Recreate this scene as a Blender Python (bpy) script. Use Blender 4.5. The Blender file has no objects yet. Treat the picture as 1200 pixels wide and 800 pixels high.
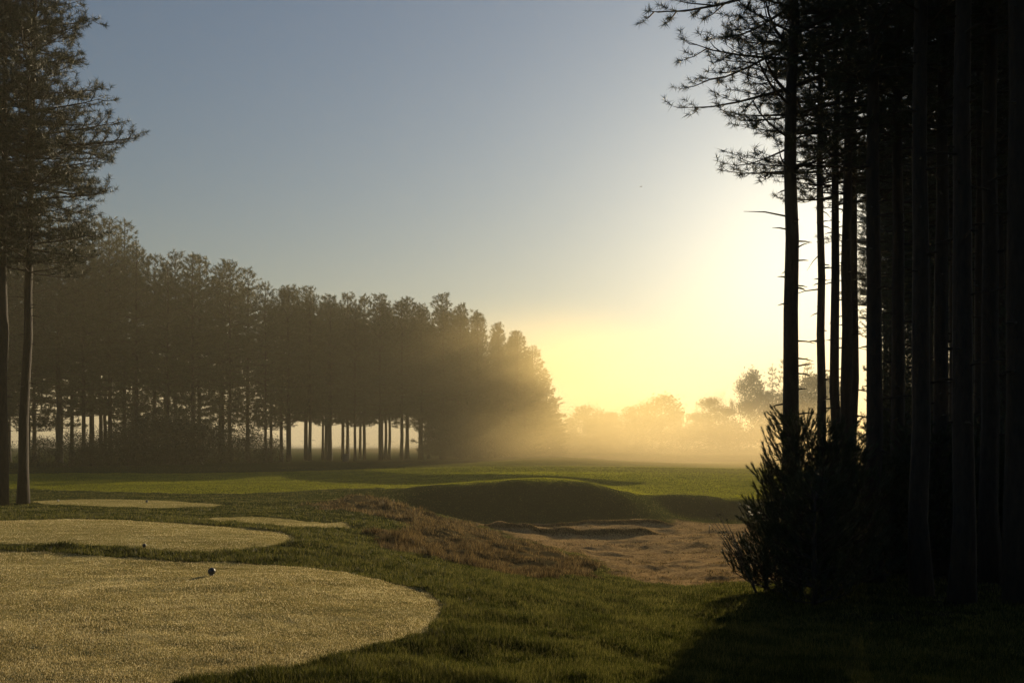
import bpy, math, random
import numpy as np
from mathutils import Vector

SC = bpy.context.scene
COL = SC.collection
F = 933.33          # focal length in units of a 1200 px wide frame
HOR = 518.0         # row of the horizon in that frame
CAM_Z = 1.70
SUN_AZ = math.radians(23.8)
SUN_EL = math.radians(14.2)

# ------------------------------------------------------------------ helpers
def tag(o, label=None, cat=None, group=None, kind=None):
    if label: o['label'] = label
    if cat: o['category'] = cat
    if group: o['group'] = group
    if kind: o['kind'] = kind
    return o

def mesh_data(name, V, T, mats, midx=None, smooth=True):
    V = np.ascontiguousarray(V, dtype=np.float32); T = np.ascontiguousarray(T, dtype=np.int32)
    me = bpy.data.meshes.new(name)
    me.vertices.add(len(V)); me.vertices.foreach_set('co', V.ravel())
    me.loops.add(len(T) * 3); me.loops.foreach_set('vertex_index', T.ravel())
    me.polygons.add(len(T)); me.polygons.foreach_set('loop_start', np.arange(0, len(T) * 3, 3, dtype=np.int32))
    for m in mats: me.materials.append(m)
    if midx is not None: me.polygons.foreach_set('material_index', np.ascontiguousarray(midx, dtype=np.int32))
    me.polygons.foreach_set('use_smooth', np.full(len(T), smooth, dtype=bool))
    me.update(calc_edges=True)
    return me

def link(name, me, parent=None, loc=None):
    o = bpy.data.objects.new(name, me); COL.objects.link(o)
    if parent is not None: o.parent = parent
    if loc is not None: o.location = loc
    return o

def empty(name, loc):
    o = bpy.data.objects.new(name, None); COL.objects.link(o)
    o.empty_display_size = 0.3; o.location = loc
    return o

class MB:
    """collects triangles"""
    def __init__(s): s.V = []; s.T = []; s.M = []; s.n = 0
    def add(s, V, T, m=0):
        V = np.asarray(V, dtype=np.float32); T = np.asarray(T, dtype=np.int32)
        s.V.append(V); s.T.append(T + s.n); s.M.append(np.full(len(T), m, dtype=np.int32)); s.n += len(V)
    def tube(s, P, R, sides=6, m=0, cap=True):
        P = np.asarray(P, dtype=float); n = len(P)
        d = np.gradient(P, axis=0); d /= (np.linalg.norm(d, axis=1, keepdims=True) + 1e-9)
        ref = np.array([0, 0, 1.0]) if abs(d[:, 2]).mean() < .8 else np.array([1.0, 0, 0])
        a = np.cross(d, ref); a /= (np.linalg.norm(a, axis=1, keepdims=True) + 1e-9)
        b = np.cross(d, a)
        th = np.linspace(0, 2 * math.pi, sides, endpoint=False)
        R = np.asarray(R, dtype=float)
        V = P[:, None, :] + R[:, None, None] * (a[:, None, :] * np.cos(th)[None, :, None] + b[:, None, :] * np.sin(th)[None, :, None])
        V = V.reshape(-1, 3)
        T = []
        for i in range(n - 1):
            for j in range(sides):
                k = (j + 1) % sides
                p, q, r, t = i * sides + j, i * sides + k, (i + 1) * sides + k, (i + 1) * sides + j
                T += [(p, q, r), (p, r, t)]
        if cap:
            V = np.vstack([V, P[-1:], P[:1]]); c = n * sides
            for j in range(sides):
                k = (j + 1) % sides
                T += [((n - 1) * sides + j, (n - 1) * sides + k, c), (k, j, c + 1)]
        s.add(V, T, m)
    def data(s, name, mats, smooth=True):
        return mesh_data(name, np.vstack(s.V), np.vstack(s.T), mats, np.concatenate(s.M), smooth)

def unit(a): return a / (np.linalg.norm(a, axis=-1, keepdims=True) + 1e-9)

def needles(rng, P, D, k, length, width, spread, shoot):
    """needle tufts: P points, D directions; each needle one slim triangle"""
    n = len(P); P = np.repeat(P, k, 0); D = np.repeat(D, k, 0)
    S = P + D * (rng.random((n * k, 1)) * shoot)
    r = unit(rng.normal(size=(n * k, 3)))
    d = unit(D * (1 - spread) + r * spread)
    L = length * (0.7 + 0.5 * rng.random((n * k, 1)))
    p = unit(np.cross(d, unit(rng.normal(size=(n * k, 3)))))
    V = np.empty((n * k, 3, 3)); V[:, 0] = S + p * width * .5; V[:, 1] = S - p * width * .5; V[:, 2] = S + d * L
    return V.reshape(-1, 3), np.arange(n * k * 3).reshape(-1, 3)

def leaves(rng, P, size, flat=0.4):
    """small leaf faces at points P"""
    n = len(P)
    a = unit(rng.normal(size=(n, 3))); b = unit(np.cross(a, rng.normal(size=(n, 3))))
    s = size * (0.6 + 0.8 * rng.random((n, 1)))
    V = np.empty((n, 4, 3)); V[:, 0] = P; V[:, 1] = P + (a + b * flat) * s * .5; V[:, 2] = P + a * s; V[:, 3] = P + (a - b * flat) * s * .5
    i = np.arange(n)[:, None] * 4
    T = np.concatenate([i + np.array([[0, 1, 2]]), i + np.array([[0, 2, 3]])], 0)
    return V.reshape(-1, 3), T

def hash2(ix, iy, seed):
    h = (ix.astype(np.int64) * 374761393 + iy.astype(np.int64) * 668265263 + seed * 974634777) & 0xffffffff
    h = ((h ^ (h >> 13)) * 1274126177) & 0xffffffff
    return ((h ^ (h >> 16)) & 0xffff) / 65535.0

def vnoise(x, y, sc, seed=0):
    x = x / sc; y = y / sc
    ix = np.floor(x); iy = np.floor(y); fx = x - ix; fy = y - iy
    fx = fx * fx * (3 - 2 * fx); fy = fy * fy * (3 - 2 * fy)
    a = hash2(ix, iy, seed); b = hash2(ix + 1, iy, seed); c = hash2(ix, iy + 1, seed); d = hash2(ix + 1, iy + 1, seed)
    return (a * (1 - fx) + b * fx) * (1 - fy) + (c * (1 - fx) + d * fx) * fy      # 0..1

def sstep(a, b, x):
    t = np.clip((x - a) / (b - a), 0, 1); return t * t * (3 - 2 * t)

# ------------------------------------------------------------------ terrain
def px(u, v, z):
    Y = F * (CAM_Z - z) / (v - HOR); return ((u - 600) / F * Y, Y, z)
def pd(u, Y, v):
    return ((u - 600) / F * Y, Y, CAM_Z - (v - HOR) / F * Y)

CP = [(0, 0, 0), (0, -12, 0), (-12, 0, 0.05), (10, 0, -.2), (-3, 5, 0), (3, 5, -.08), (0, -40, 0), (-40, -20, 0), (40, -20, -.2), (12, 6, -.2),
      px(0, 645, 0), px(210, 657, 0), px(400, 670, 0), px(505, 705, -.03), px(370, 775, 0),
      px(0, 610, 0), px(340, 628, -.03), px(240, 647, 0.01), px(150, 609, 0),
      px(230, 608, -.25), px(310, 605, -.28), px(410, 611, -.28), px(330, 617, -.22),
      px(40, 588, -.5), px(150, 583, -.55), px(257, 592, -.5), px(150, 595, -.45), px(340, 600, -.36),
      px(300, 578, -.75), px(400, 571, -.75), px(200, 572, -.8), px(60, 570, -.7),
      # dark mound: foot and crest
      pd(520, 33.6, 600), pd(580, 33.8, 605), pd(650, 33.8, 606), pd(720, 33.8, 606), pd(765, 33.6, 605),
      pd(460, 36.3, 576), pd(520, 36.1, 571), pd(600, 36.0, 570), pd(660, 36.0, 570.5), pd(695, 35.9, 573), pd(728, 35.4, 584), pd(750, 34.8, 595),
      pd(800, 36.6, 601), pd(870, 36.6, 601), pd(760, 38.0, 583), pd(810, 38.0, 584), pd(880, 38.0, 586), pd(760, 41, 578), pd(860, 41, 580),
      pd(560, 40, 565.5), pd(680, 42, 564), pd(600, 53, 554.5), pd(750, 52, 559), pd(800, 67, 549), pd(500, 60, 553),
      # rough ridge falling to the right
      pd(356, 27, 592), pd(420, 28, 584), pd(460, 27.6, 590), pd(500, 27, 601), pd(545, 26, 616),
      px(380, 614, -.36), px(430, 630, -.36), px(470, 646, -.46), px(560, 650, -.8), px(640, 660, -1.05), px(700, 668, -1.2),
      px(560, 672, -.4), px(640, 683, -.55), px(740, 696, -.75), px(820, 706, -.8), px(890, 702, -.75),
      px(600, 730, -.12), px(700, 760, -.15), px(800, 780, -.2), px(900, 740, -.5),
      px(620, 628, -1.5), px(700, 642, -1.6), px(760, 626, -1.6), px(800, 660, -1.45), px(850, 682, -1.2), px(850, 620, -1.55), px(690, 616, -1.55),
      (7, 12, -.6), (9, 20, -.9), (15, 15, -.5), (20, 30, -.7), (28, 60, -.8), (45, 40, -.6),
      (-50, 75, -.4), (0, 110, -.5), (-22, 60, -.75), (22, 100, -.7), (-30, 35, -.5), (-20, 20, -.15), (-40, 10, 0), (60, 90, -.7), (-60, 120, -.5), (0, 150, -.6), (50, 150, -.6)]
CP = np.array(CP, dtype=float)
def _k(r2): return 0.5 * r2 * np.log(r2 + 1e-9)
def _fit():
    n = len(CP); X = CP[:, :2] / 20
    K = _k(((X[:, None] - X[None]) ** 2).sum(-1)) + np.eye(n) * 2e-4
    Pm = np.hstack([np.ones((n, 1)), X]); A = np.zeros((n + 3, n + 3))
    A[:n, :n] = K; A[:n, n:] = Pm; A[n:, :n] = Pm.T
    return X, np.linalg.solve(A, np.concatenate([CP[:, 2], np.zeros(3)]))
TX, TW = _fit()

LEDGES = [  # (x0,y0,x1,y1,height): low grassy bunker lips facing the tees
    (-1.0, 28.6, 5.5, 28.3, .21), (0.2, 31.8, 6.4, 31.5, .15)]

def terrain(x, y):
    x = np.asarray(x, dtype=float); y = np.asarray(y, dtype=float); sh = x.shape
    x = x.ravel(); y = y.ravel(); out = np.empty(len(x)); n = len(TX)
    for i in range(0, len(x), 60000):
        q = np.stack([x[i:i + 60000], y[i:i + 60000]], 1) / 20
        K = _k(((q[:, None] - TX[None]) ** 2).sum(-1))
        out[i:i + 60000] = K @ TW[:n] + TW[n] + q @ TW[n + 1:]
    r = np.hypot(x, y - 30)
    out = np.clip(out, -2.2, 1.2)
    f = sstep(70, 125, r); out = out * (1 - f) + f * (-0.55 + 0.3 * (vnoise(x, y, 40, 3) - .5))
    # low swell at the far end of the trees
    out += .6 * np.exp(-(((x - 3) / 9) ** 2 + ((y - 92) / 12) ** 2))
    for (x0, y0, x1, y1, h) in LEDGES:
        t = (x - x0) / (x1 - x0); yl = y0 + (y1 - y0) * t + .35 * (vnoise(x, y * 0, 1.3, 11) - .5)
        e = sstep(0, .1, t) * (1 - sstep(.88, 1, t))
        s = y - yl
        out += h * e * sstep(-.16, .08, s) * (1 - sstep(.35, 1.5, s)) * (.75 + .5 * vnoise(x, y, .5, 12))
    near = 1 - sstep(60, 110, r)
    tm = tee_mask(x, y); fm = fair_mask(x, y)
    out += near * (.07 * (vnoise(x, y, 1.7, 1) - .5) + .06 * (vnoise(x, y, .5, 2) - .5) + .04 * (vnoise(x, y, .2, 9) - .5) * (np.hypot(x, y) < 26)) * (1 - .93 * tm) * (1 - .6 * fm)
    out += fm * .34 * (vnoise(x * .35, y, 6.5, 15) - .5)
    out += tm * (.014 * (vnoise(x, y, .16, 13) - .5) + .02 * (vnoise(x * .4, y, .35, 14) - .5))
    rough = fescue_mask(x, y)
    out += rough * (.22 * (vnoise(x, y, .9, 5) - .5) + .12 * (vnoise(x, y, .35, 6) - .5))
    sd = sand_mask(x, y)
    out += sd * (.14 * (vnoise(x * .6, y, .9, 7) - .5) + .07 * (vnoise(x * .6, y, .35, 8) - .5))
    return out.reshape(sh)

def smooth_poly(pts, n=10):
    P = np.array(pts, dtype=float); m = len(P); out = []
    for i in range(m):
        a, b, c, d = P[i - 1], P[i], P[(i + 1) % m], P[(i + 2) % m]
        for t in np.linspace(0, 1, n, endpoint=False):
            out.append(.5 * (2 * b + (c - a) * t + (2 * a - 5 * b + 4 * c - d) * t * t + (3 * b - a - 3 * c + d) * t ** 3))
    return np.array(out)

def sdist(poly, x, y):
    """signed distance, positive inside"""
    lo = poly.min(0) - 3; hi = poly.max(0) + 3
    res = np.full(x.shape, -3.0); m = (x > lo[0]) & (x < hi[0]) & (y > lo[1]) & (y < hi[1])
    if not m.any(): return res
    X, Y = x[m], y[m]; d = np.full(X.shape, 1e9); ins = np.zeros(X.shape, bool)
    for i in range(len(poly)):
        ax, ay = poly[i - 1]; bx, by = poly[i]
        ex, ey = bx - ax, by - ay; t = np.clip(((X - ax) * ex + (Y - ay) * ey) / (ex * ex + ey * ey + 1e-12), 0, 1)
        d = np.minimum(d, np.hypot(X - ax - t * ex, Y - ay - t * ey))
        c = (ay > Y) != (by > Y)
        ins ^= c & (X < (bx - ax) * (Y - ay) / (by - ay + 1e-12) + ax)
    res[m] = np.where(ins, d, -d); return res

def P2(l, z): return [px(u, v, z)[:2] for u, v in l]
TEES = [smooth_poly([(-14, 11.8), (-11, 12.6)] + P2([(0, 645), (110, 651), (210, 657), (320, 662), (420, 671), (480, 684), (512, 706), (490, 735), (430, 757), (350, 779), (250, 797)], 0) + [(-3.2, 5.0), (-6, 4.2), (-11, 4.5), (-14.5, 7.5)]),
        smooth_poly([(-14, 14.5), (-12, 16.8)] + P2([(0, 609), (80, 607), (170, 610), (250, 614), (320, 620), (343, 629), (310, 640), (240, 648), (120, 643), (0, 637.5)], 0) + [(-11.5, 13.3)]),
        smooth_poly(P2([(213, 607.5), (260, 605.5), (320, 605), (375, 607), (410, 612), (398, 618), (335, 620), (262, 613)], -.26)),
        smooth_poly(P2([(36, 588), (70, 584.5), (130, 583.5), (200, 585.5), (258, 591), (225, 595), (150, 595.5), (80, 593)], -.5))]
FAIR = smooth_poly([(-16, 38.5), (-9, 42), (-5, 37.5), (0, 36.9), (4, 36.9), (8, 39.5), (14, 39.5), (24, 60), (30, 100), (8, 90), (-6, 80), (-16, 66), (-34, 58), (-36, 46)])
SAND = smooth_poly(P2([(528, 611), (590, 625), (660, 645), (715, 664), (700, 681), (770, 694), (850, 698), (930, 690), (960, 640), (940, 603), (830, 603), (770, 607), (650, 609), (570, 607)], -1.4), 6)
FESC = smooth_poly([pd(350, 26.5, 592)[:2], pd(420, 28.8, 583)[:2], pd(470, 28.6, 590)[:2], pd(520, 27.5, 602)[:2]] + P2([(560, 615), (620, 634), (690, 655), (706, 668)], -1.2) + P2([(640, 671), (560, 662), (500, 655), (445, 648), (450, 632), (490, 622), (470, 608), (400, 602)], -.5), 6)
ALLTEE = TEES
def tee_mask(x, y):
    m = np.zeros(np.shape(x))
    for p in ALLTEE: m = np.maximum(m, sstep(-.06, .06, sdist(p, x, y) + wob(x, y, .16)))
    return m
def wob(x, y, s=.35): return s * (vnoise(x, y, .8, 21) - .5) + s * .6 * (vnoise(x, y, .25, 22) - .5)
def sand_mask(x, y): return sstep(-.35, .35, sdist(SAND, x, y) + wob(x, y, .9))
def fescue_mask(x, y): return sstep(-.5, .5, sdist(FESC, x, y) + wob(x, y, .8))
def fair_mask(x, y): return sstep(-.8, .8, sdist(FAIR, x, y) + wob(x, y, .8))
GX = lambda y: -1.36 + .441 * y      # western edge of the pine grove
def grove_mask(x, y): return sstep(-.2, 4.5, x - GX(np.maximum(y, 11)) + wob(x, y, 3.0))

def ground_at(u, v):
    """where the sight line through (u,v) meets the terrain"""
    Y = np.concatenate([np.arange(3, 60, .05), np.arange(60, 400, .5)])
    z = CAM_Z - (v - HOR) / F * Y; X = (u - 600) / F * Y
    h = terrain(X, Y); i = np.argmax(h >= z)
    return X[i], Y[i], h[i]
def zt(x, y): return float(terrain(np.array([x]), np.array([y]))[0])

# ------------------------------------------------------------------ materials
def mat(name, build):
    m = bpy.data.materials.new(name); m.use_nodes = True
    nt = m.node_tree; nt.nodes.clear(); out = nt.nodes.new('ShaderNodeOutputMaterial')
    build(nt, out); return m
def N(nt, t, **kw):
    n = nt.nodes.new(t)
    for k, v in kw.items():
        if hasattr(n, k) and k not in n.inputs: setattr(n, k, v)
        else: n.inputs[k].default_value = v
    return n
def noise(nt, scale, detail=3, rough=.6, vec=None):
    n = N(nt, 'ShaderNodeTexNoise'); n.inputs['Scale'].default_value = scale; n.inputs['Detail'].default_value = detail; n.inputs['Roughness'].default_value = rough
    if vec is not None: nt.links.new(vec, n.inputs['Vector'])
    return n
def ramp(nt, src, stops):
    r = nt.nodes.new('ShaderNodeValToRGB'); cr = r.color_ramp
    while len(cr.elements) < len(stops): cr.elements.new(.5)
    for e, (p, c) in zip(cr.elements, stops): e.position = p; e.color = (*c, 1)
    nt.links.new(src, r.inputs[0]); return r
def mix(nt, fac, a, b):
    m = nt.nodes.new('ShaderNodeMix'); m.data_type = 'RGBA'
    for s, i in ((fac, 0), (a, 6), (b, 7)):
        if hasattr(s, 'is_output'): nt.links.new(s, m.inputs[i])
        else: m.inputs[i].default_value = s if i == 0 else (*s, 1)
    return m.outputs[2]

def leafy(name, stops, scale, transl=.3, rough=.5, spec=.4, vary=0):
    def b(nt, out):
        tc = N(nt, 'ShaderNodeNewGeometry')
        n = noise(nt, scale, 3, .65, tc.outputs['Position']); fac = n.outputs['Fac']
        if vary:      # every blade gets its own tone
            md = N(nt, 'ShaderNodeMath', operation='MULTIPLY_ADD'); nt.links.new(tc.outputs['Random Per Island'], md.inputs[0]); md.inputs[1].default_value = vary; md.inputs[2].default_value = -vary * .5
            ad = N(nt, 'ShaderNodeMath', operation='ADD'); nt.links.new(fac, ad.inputs[0]); nt.links.new(md.outputs[0], ad.inputs[1]); fac = ad.outputs[0]
        r = ramp(nt, fac, stops)
        p = N(nt, 'ShaderNodeBsdfPrincipled'); nt.links.new(r.outputs[0], p.inputs['Base Color'])
        p.inputs['Roughness'].default_value = rough; p.inputs['Specular IOR Level'].default_value = spec
        t = N(nt, 'ShaderNodeBsdfTranslucent'); nt.links.new(r.outputs[0], t.inputs['Color'])
        ms = N(nt, 'ShaderNodeMixShader'); ms.inputs[0].default_value = transl
        nt.links.new(p.outputs[0], ms.inputs[1]); nt.links.new(t.outputs[0], ms.inputs[2]); nt.links.new(ms.outputs[0], out.inputs['Surface'])
    return mat(name, b)

def bark(name, c0, c1):
    def b(nt, out):
        tc = N(nt, 'ShaderNodeTexCoord'); mp = N(nt, 'ShaderNodeMapping'); mp.inputs['Scale'].default_value = (9, 9, 2.2)
        nt.links.new(tc.outputs['Object'], mp.inputs[0])
        n = noise(nt, 2.0, 5, .7, mp.outputs[0]); r = ramp(nt, n.outputs['Fac'], [(.3, c0), (.7, c1)])
        p = N(nt, 'ShaderNodeBsdfPrincipled'); nt.links.new(r.outputs[0], p.inputs['Base Color']); p.inputs['Roughness'].default_value = .85
        bp = N(nt, 'ShaderNodeBump'); bp.inputs['Strength'].default_value = .9; bp.inputs['Distance'].default_value = .03
        nt.links.new(n.outputs['Fac'], bp.inputs['Height']); nt.links.new(bp.outputs[0], p.inputs['Normal']); nt.links.new(p.outputs[0], out.inputs['Surface'])
    return mat(name, b)

def plain(name, c, rough=.5, metal=0):
    def b(nt, out):
        n = noise(nt, 30); r = ramp(nt, n.outputs['Fac'], [(.3, tuple(x * .8 for x in c)), (.7, c)])
        p = N(nt, 'ShaderNodeBsdfPrincipled'); nt.links.new(r.outputs[0], p.inputs['Base Color'])
        p.inputs['Roughness'].default_value = rough; p.inputs['Metallic'].default_value = metal; nt.links.new(p.outputs[0], out.inputs['Surface'])
    return mat(name, b)

def ground_build(nt, out):
    geo = N(nt, 'ShaderNodeNewGeometry'); pos = geo.outputs['Position']
    at = N(nt, 'ShaderNodeAttribute'); at.attribute_name = 'zone'; sp = N(nt, 'ShaderNodeSeparateColor'); nt.links.new(at.outputs['Color'], sp.inputs[0])
    at2 = N(nt, 'ShaderNodeAttribute'); at2.attribute_name = 'cover'; sp2 = N(nt, 'ShaderNodeSeparateColor'); nt.links.new(at2.outputs['Color'], sp2.inputs[0])
    n1 = noise(nt, .9, 5, .65, pos); n2 = noise(nt, 14, 5, .7, pos); n3 = noise(nt, 60, 3, .7, pos)
    st = N(nt, 'ShaderNodeMapping'); st.inputs['Scale'].default_value = (.6, 3.0, 1); nt.links.new(pos, st.inputs[0]); n4 = noise(nt, 1.2, 4, .6, st.outputs[0])
    rough = ramp(nt, n2.outputs['Fac'], [(.3, (.014, .020, .005)), (.55, (.030, .040, .009)), (.75, (.06, .065, .018))])
    tee = ramp(nt, n4.outputs['Fac'], [(.3, (.20, .17, .055)), (.55, (.32, .27, .10)), (.75, (.42, .36, .16))])
    fair = ramp(nt, n1.outputs['Fac'], [(.3, (.09, .10, .010)), (.7, (.17, .175, .020))])
    sand = ramp(nt, n2.outputs['Fac'], [(.3, (.10, .062, .026)), (.5, (.30, .195, .09)), (.72, (.54, .39, .20))])
    fesc = ramp(nt, n2.outputs['Fac'], [(.3, (.05, .04, .018)), (.7, (.16, .12, .055))])
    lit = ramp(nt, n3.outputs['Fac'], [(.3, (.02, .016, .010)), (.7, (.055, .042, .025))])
    c = mix(nt, sp.outputs[1], rough.outputs[0], fair.outputs[0])
    c = mix(nt, sp2.outputs[0], c, fesc.outputs[0]); c = mix(nt, sp.outputs[2], c, sand.outputs[0])
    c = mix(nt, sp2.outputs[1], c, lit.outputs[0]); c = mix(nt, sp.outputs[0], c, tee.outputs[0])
    p = N(nt, 'ShaderNodeBsdfPrincipled'); nt.links.new(c, p.inputs['Base Color']); p.inputs['Roughness'].default_value = .95; p.inputs['Specular IOR Level'].default_value = .0
    bp = N(nt, 'ShaderNodeBump'); bp.inputs['Strength'].default_value = .6; bp.inputs['Distance'].default_value = .03
    nt.links.new(n2.outputs['Fac'], bp.inputs['Height']); bp2 = N(nt, 'ShaderNodeBump'); bp2.inputs['Strength'].default_value = .5; bp2.inputs['Distance'].default_value = .008
    nt.links.new(n3.outputs['Fac'], bp2.inputs['Height']); nt.links.new(bp.outputs[0], bp2.inputs['Normal']); nt.links.new(bp2.outputs[0], p.inputs['Normal'])
    nt.links.new(p.outputs[0], out.inputs['Surface'])
M_ground = mat('turf_and_sand', ground_build)
M_needle = leafy('pine_needles', [(.3, (.013, .022, .007)), (.7, (.034, .047, .015))], 1.3, .06)
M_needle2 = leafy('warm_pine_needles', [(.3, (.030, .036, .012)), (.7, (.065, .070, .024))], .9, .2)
M_leaf = leafy('shrub_leaves', [(.3, (.018, .022, .008)), (.7, (.045, .048, .016))], 1.5, .2)
M_bark = bark('pine_bark', (.011, .008, .006), (.042, .028, .019))
M_twig = bark('grey_bark', (.05, .042, .034), (.12, .10, .08))
M_rough = leafy('rough_grass_blades', [(.2, (.016, .022, .003)), (.5, (.055, .064, .010)), (.85, (.20, .18, .05))], 1.6, .5, .5, .12, .8)
M_teeg = leafy('dewy_tee_grass', [(.1, (.05, .038, .008)), (.42, (.35, .265, .105)), (.62, (.58, .46, .22)), (.9, (.86, .74, .46))], .9, .5, .45, .25, 1.0)
M_fairg = leafy('fairway_grass_blades', [(.3, (.15, .16, .009)), (.7, (.33, .32, .024))], .35, .55, .6, .08, .3)
M_fesc = leafy('dry_fescue', [(.15, (.025, .018, .007)), (.5, (.10, .065, .026)), (.85, (.30, .21, .09))], 2.2, .4, .6, .1, .9)

# ------------------------------------------------------------------ ground mesh, split by zone
GRID = {}
def lookup(x, y, keys):
    """bilinear look-up on the ground mesh grid"""
    r = np.hypot(x, y); t = np.arctan2(x, y); gr, gt = GRID['r'], GRID['th']
    fi = np.clip(np.interp(r, gr, np.arange(len(gr))), 0, len(gr) - 1.001); fj = np.clip(np.interp(t, gt, np.arange(len(gt))), 0, len(gt) - 1.001)
    i = fi.astype(int); j = fj.astype(int); a = fi - i; b = fj - j
    return [(A[i, j] * (1 - b) + A[i, j + 1] * b) * (1 - a) + (A[i + 1, j] * (1 - b) + A[i + 1, j + 1] * b) * a for A in (GRID[k] for k in keys)]
def build_ground():
    th = np.radians(np.concatenate([np.linspace(-180, -52, 40, endpoint=False), np.linspace(-52, 52, 640, endpoint=False), np.linspace(52, 180, 40)[:-1]]))
    r = np.concatenate([np.linspace(.3, 4, 14, endpoint=False), np.arange(4, 16, .07), np.arange(16, 42, .11), 42 * np.cumprod(np.full(150, 1.0206))])
    r = r[r < 880]; r = np.append(r, 900)
    nt, nr = len(th), len(r)
    X = np.concatenate([[0.0], (r[:, None] * np.sin(th)[None]).ravel()]); Y = np.concatenate([[0.0], (r[:, None] * np.cos(th)[None]).ravel()])
    Z = terrain(X, Y)
    V = np.stack([X, Y, Z], 1)
    GRID['r'] = r; GRID['th'] = th
    i = np.arange(nr - 1)[:, None] * nt; j = np.arange(nt)[None]; k = (j + 1) % nt
    a, b, c, d = 1 + i + j, 1 + i + k, 1 + i + nt + k, 1 + i + nt + j
    T = np.concatenate([np.stack([a, c, b], -1).reshape(-1, 3), np.stack([a, d, c], -1).reshape(-1, 3), np.stack([np.zeros(nt, int), 1 + np.arange(nt), 1 + (np.arange(nt) + 1) % nt], 1)[:, [0, 1, 2]]])
    n = np.cross(V[T[:, 1]] - V[T[:, 0]], V[T[:, 2]] - V[T[:, 0]]); fl = n[:, 2] < 0; T[fl] = T[fl][:, [0, 2, 1]]
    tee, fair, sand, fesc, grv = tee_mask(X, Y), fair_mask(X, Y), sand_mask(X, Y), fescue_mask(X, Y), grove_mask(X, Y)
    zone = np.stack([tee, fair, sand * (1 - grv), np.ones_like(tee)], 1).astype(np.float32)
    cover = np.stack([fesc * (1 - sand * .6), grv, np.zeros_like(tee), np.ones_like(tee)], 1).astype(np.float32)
    for key, arr in (('z', Z), ('tee', tee), ('fair', fair), ('sand', sand), ('fesc', fesc), ('grv', grv)): GRID[key] = arr[1:].reshape(nr, nt)
    cx, cy = X[T].mean(1), Y[T].mean(1)
    ids = np.zeros(len(T), int)
    ids[fair_mask(cx, cy) > .5] = 1; ids[(sand_mask(cx, cy) > .5) & (grove_mask(cx, cy) < .5)] = 2
    for q, p in enumerate(TEES): ids[sdist(p, cx, cy) > 0] = 3 + q
    names = ['ground', 'fairway', 'sandy_waste_ground'] + ['tee_ground'] * 4
    for q, nm in enumerate(names):
        t = T[ids == q]; u, inv = np.unique(t, return_inverse=True)
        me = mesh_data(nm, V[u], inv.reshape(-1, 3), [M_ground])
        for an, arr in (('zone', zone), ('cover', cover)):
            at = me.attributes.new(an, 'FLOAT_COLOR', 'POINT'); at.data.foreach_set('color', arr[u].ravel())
        o = link(nm, me); tag(o, kind='structure')
build_ground()

# ------------------------------------------------------------------ grass (stuff)
def blades(rng, x, y, z, h, w, lean, mat_, name, label):
    n = len(x); P = np.stack([x, y, z], 1)
    ph = rng.random(n) * 2 * math.pi; q = np.stack([np.cos(ph), np.sin(ph), np.zeros(n)], 1)
    a = rng.random(n) * 2 * math.pi; l = lean * rng.random(n) ** .7
    tip = np.stack([np.cos(a) * l, np.sin(a) * l, np.sqrt(np.maximum(.05, 1 - l * l))], 1) * h[:, None]
    V = np.empty((n, 3, 3)); V[:, 0] = P + q * w[:, None] * .5; V[:, 1] = P - q * w[:, None] * .5; V[:, 2] = P + tip
    V[:, :2, 2] -= .008
    o = link(name, mesh_data(name, V.reshape(-1, 3), np.arange(3 * n).reshape(-1, 3), [mat_], smooth=False))
    tag(o, label, 'grass', kind='stuff')

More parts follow.
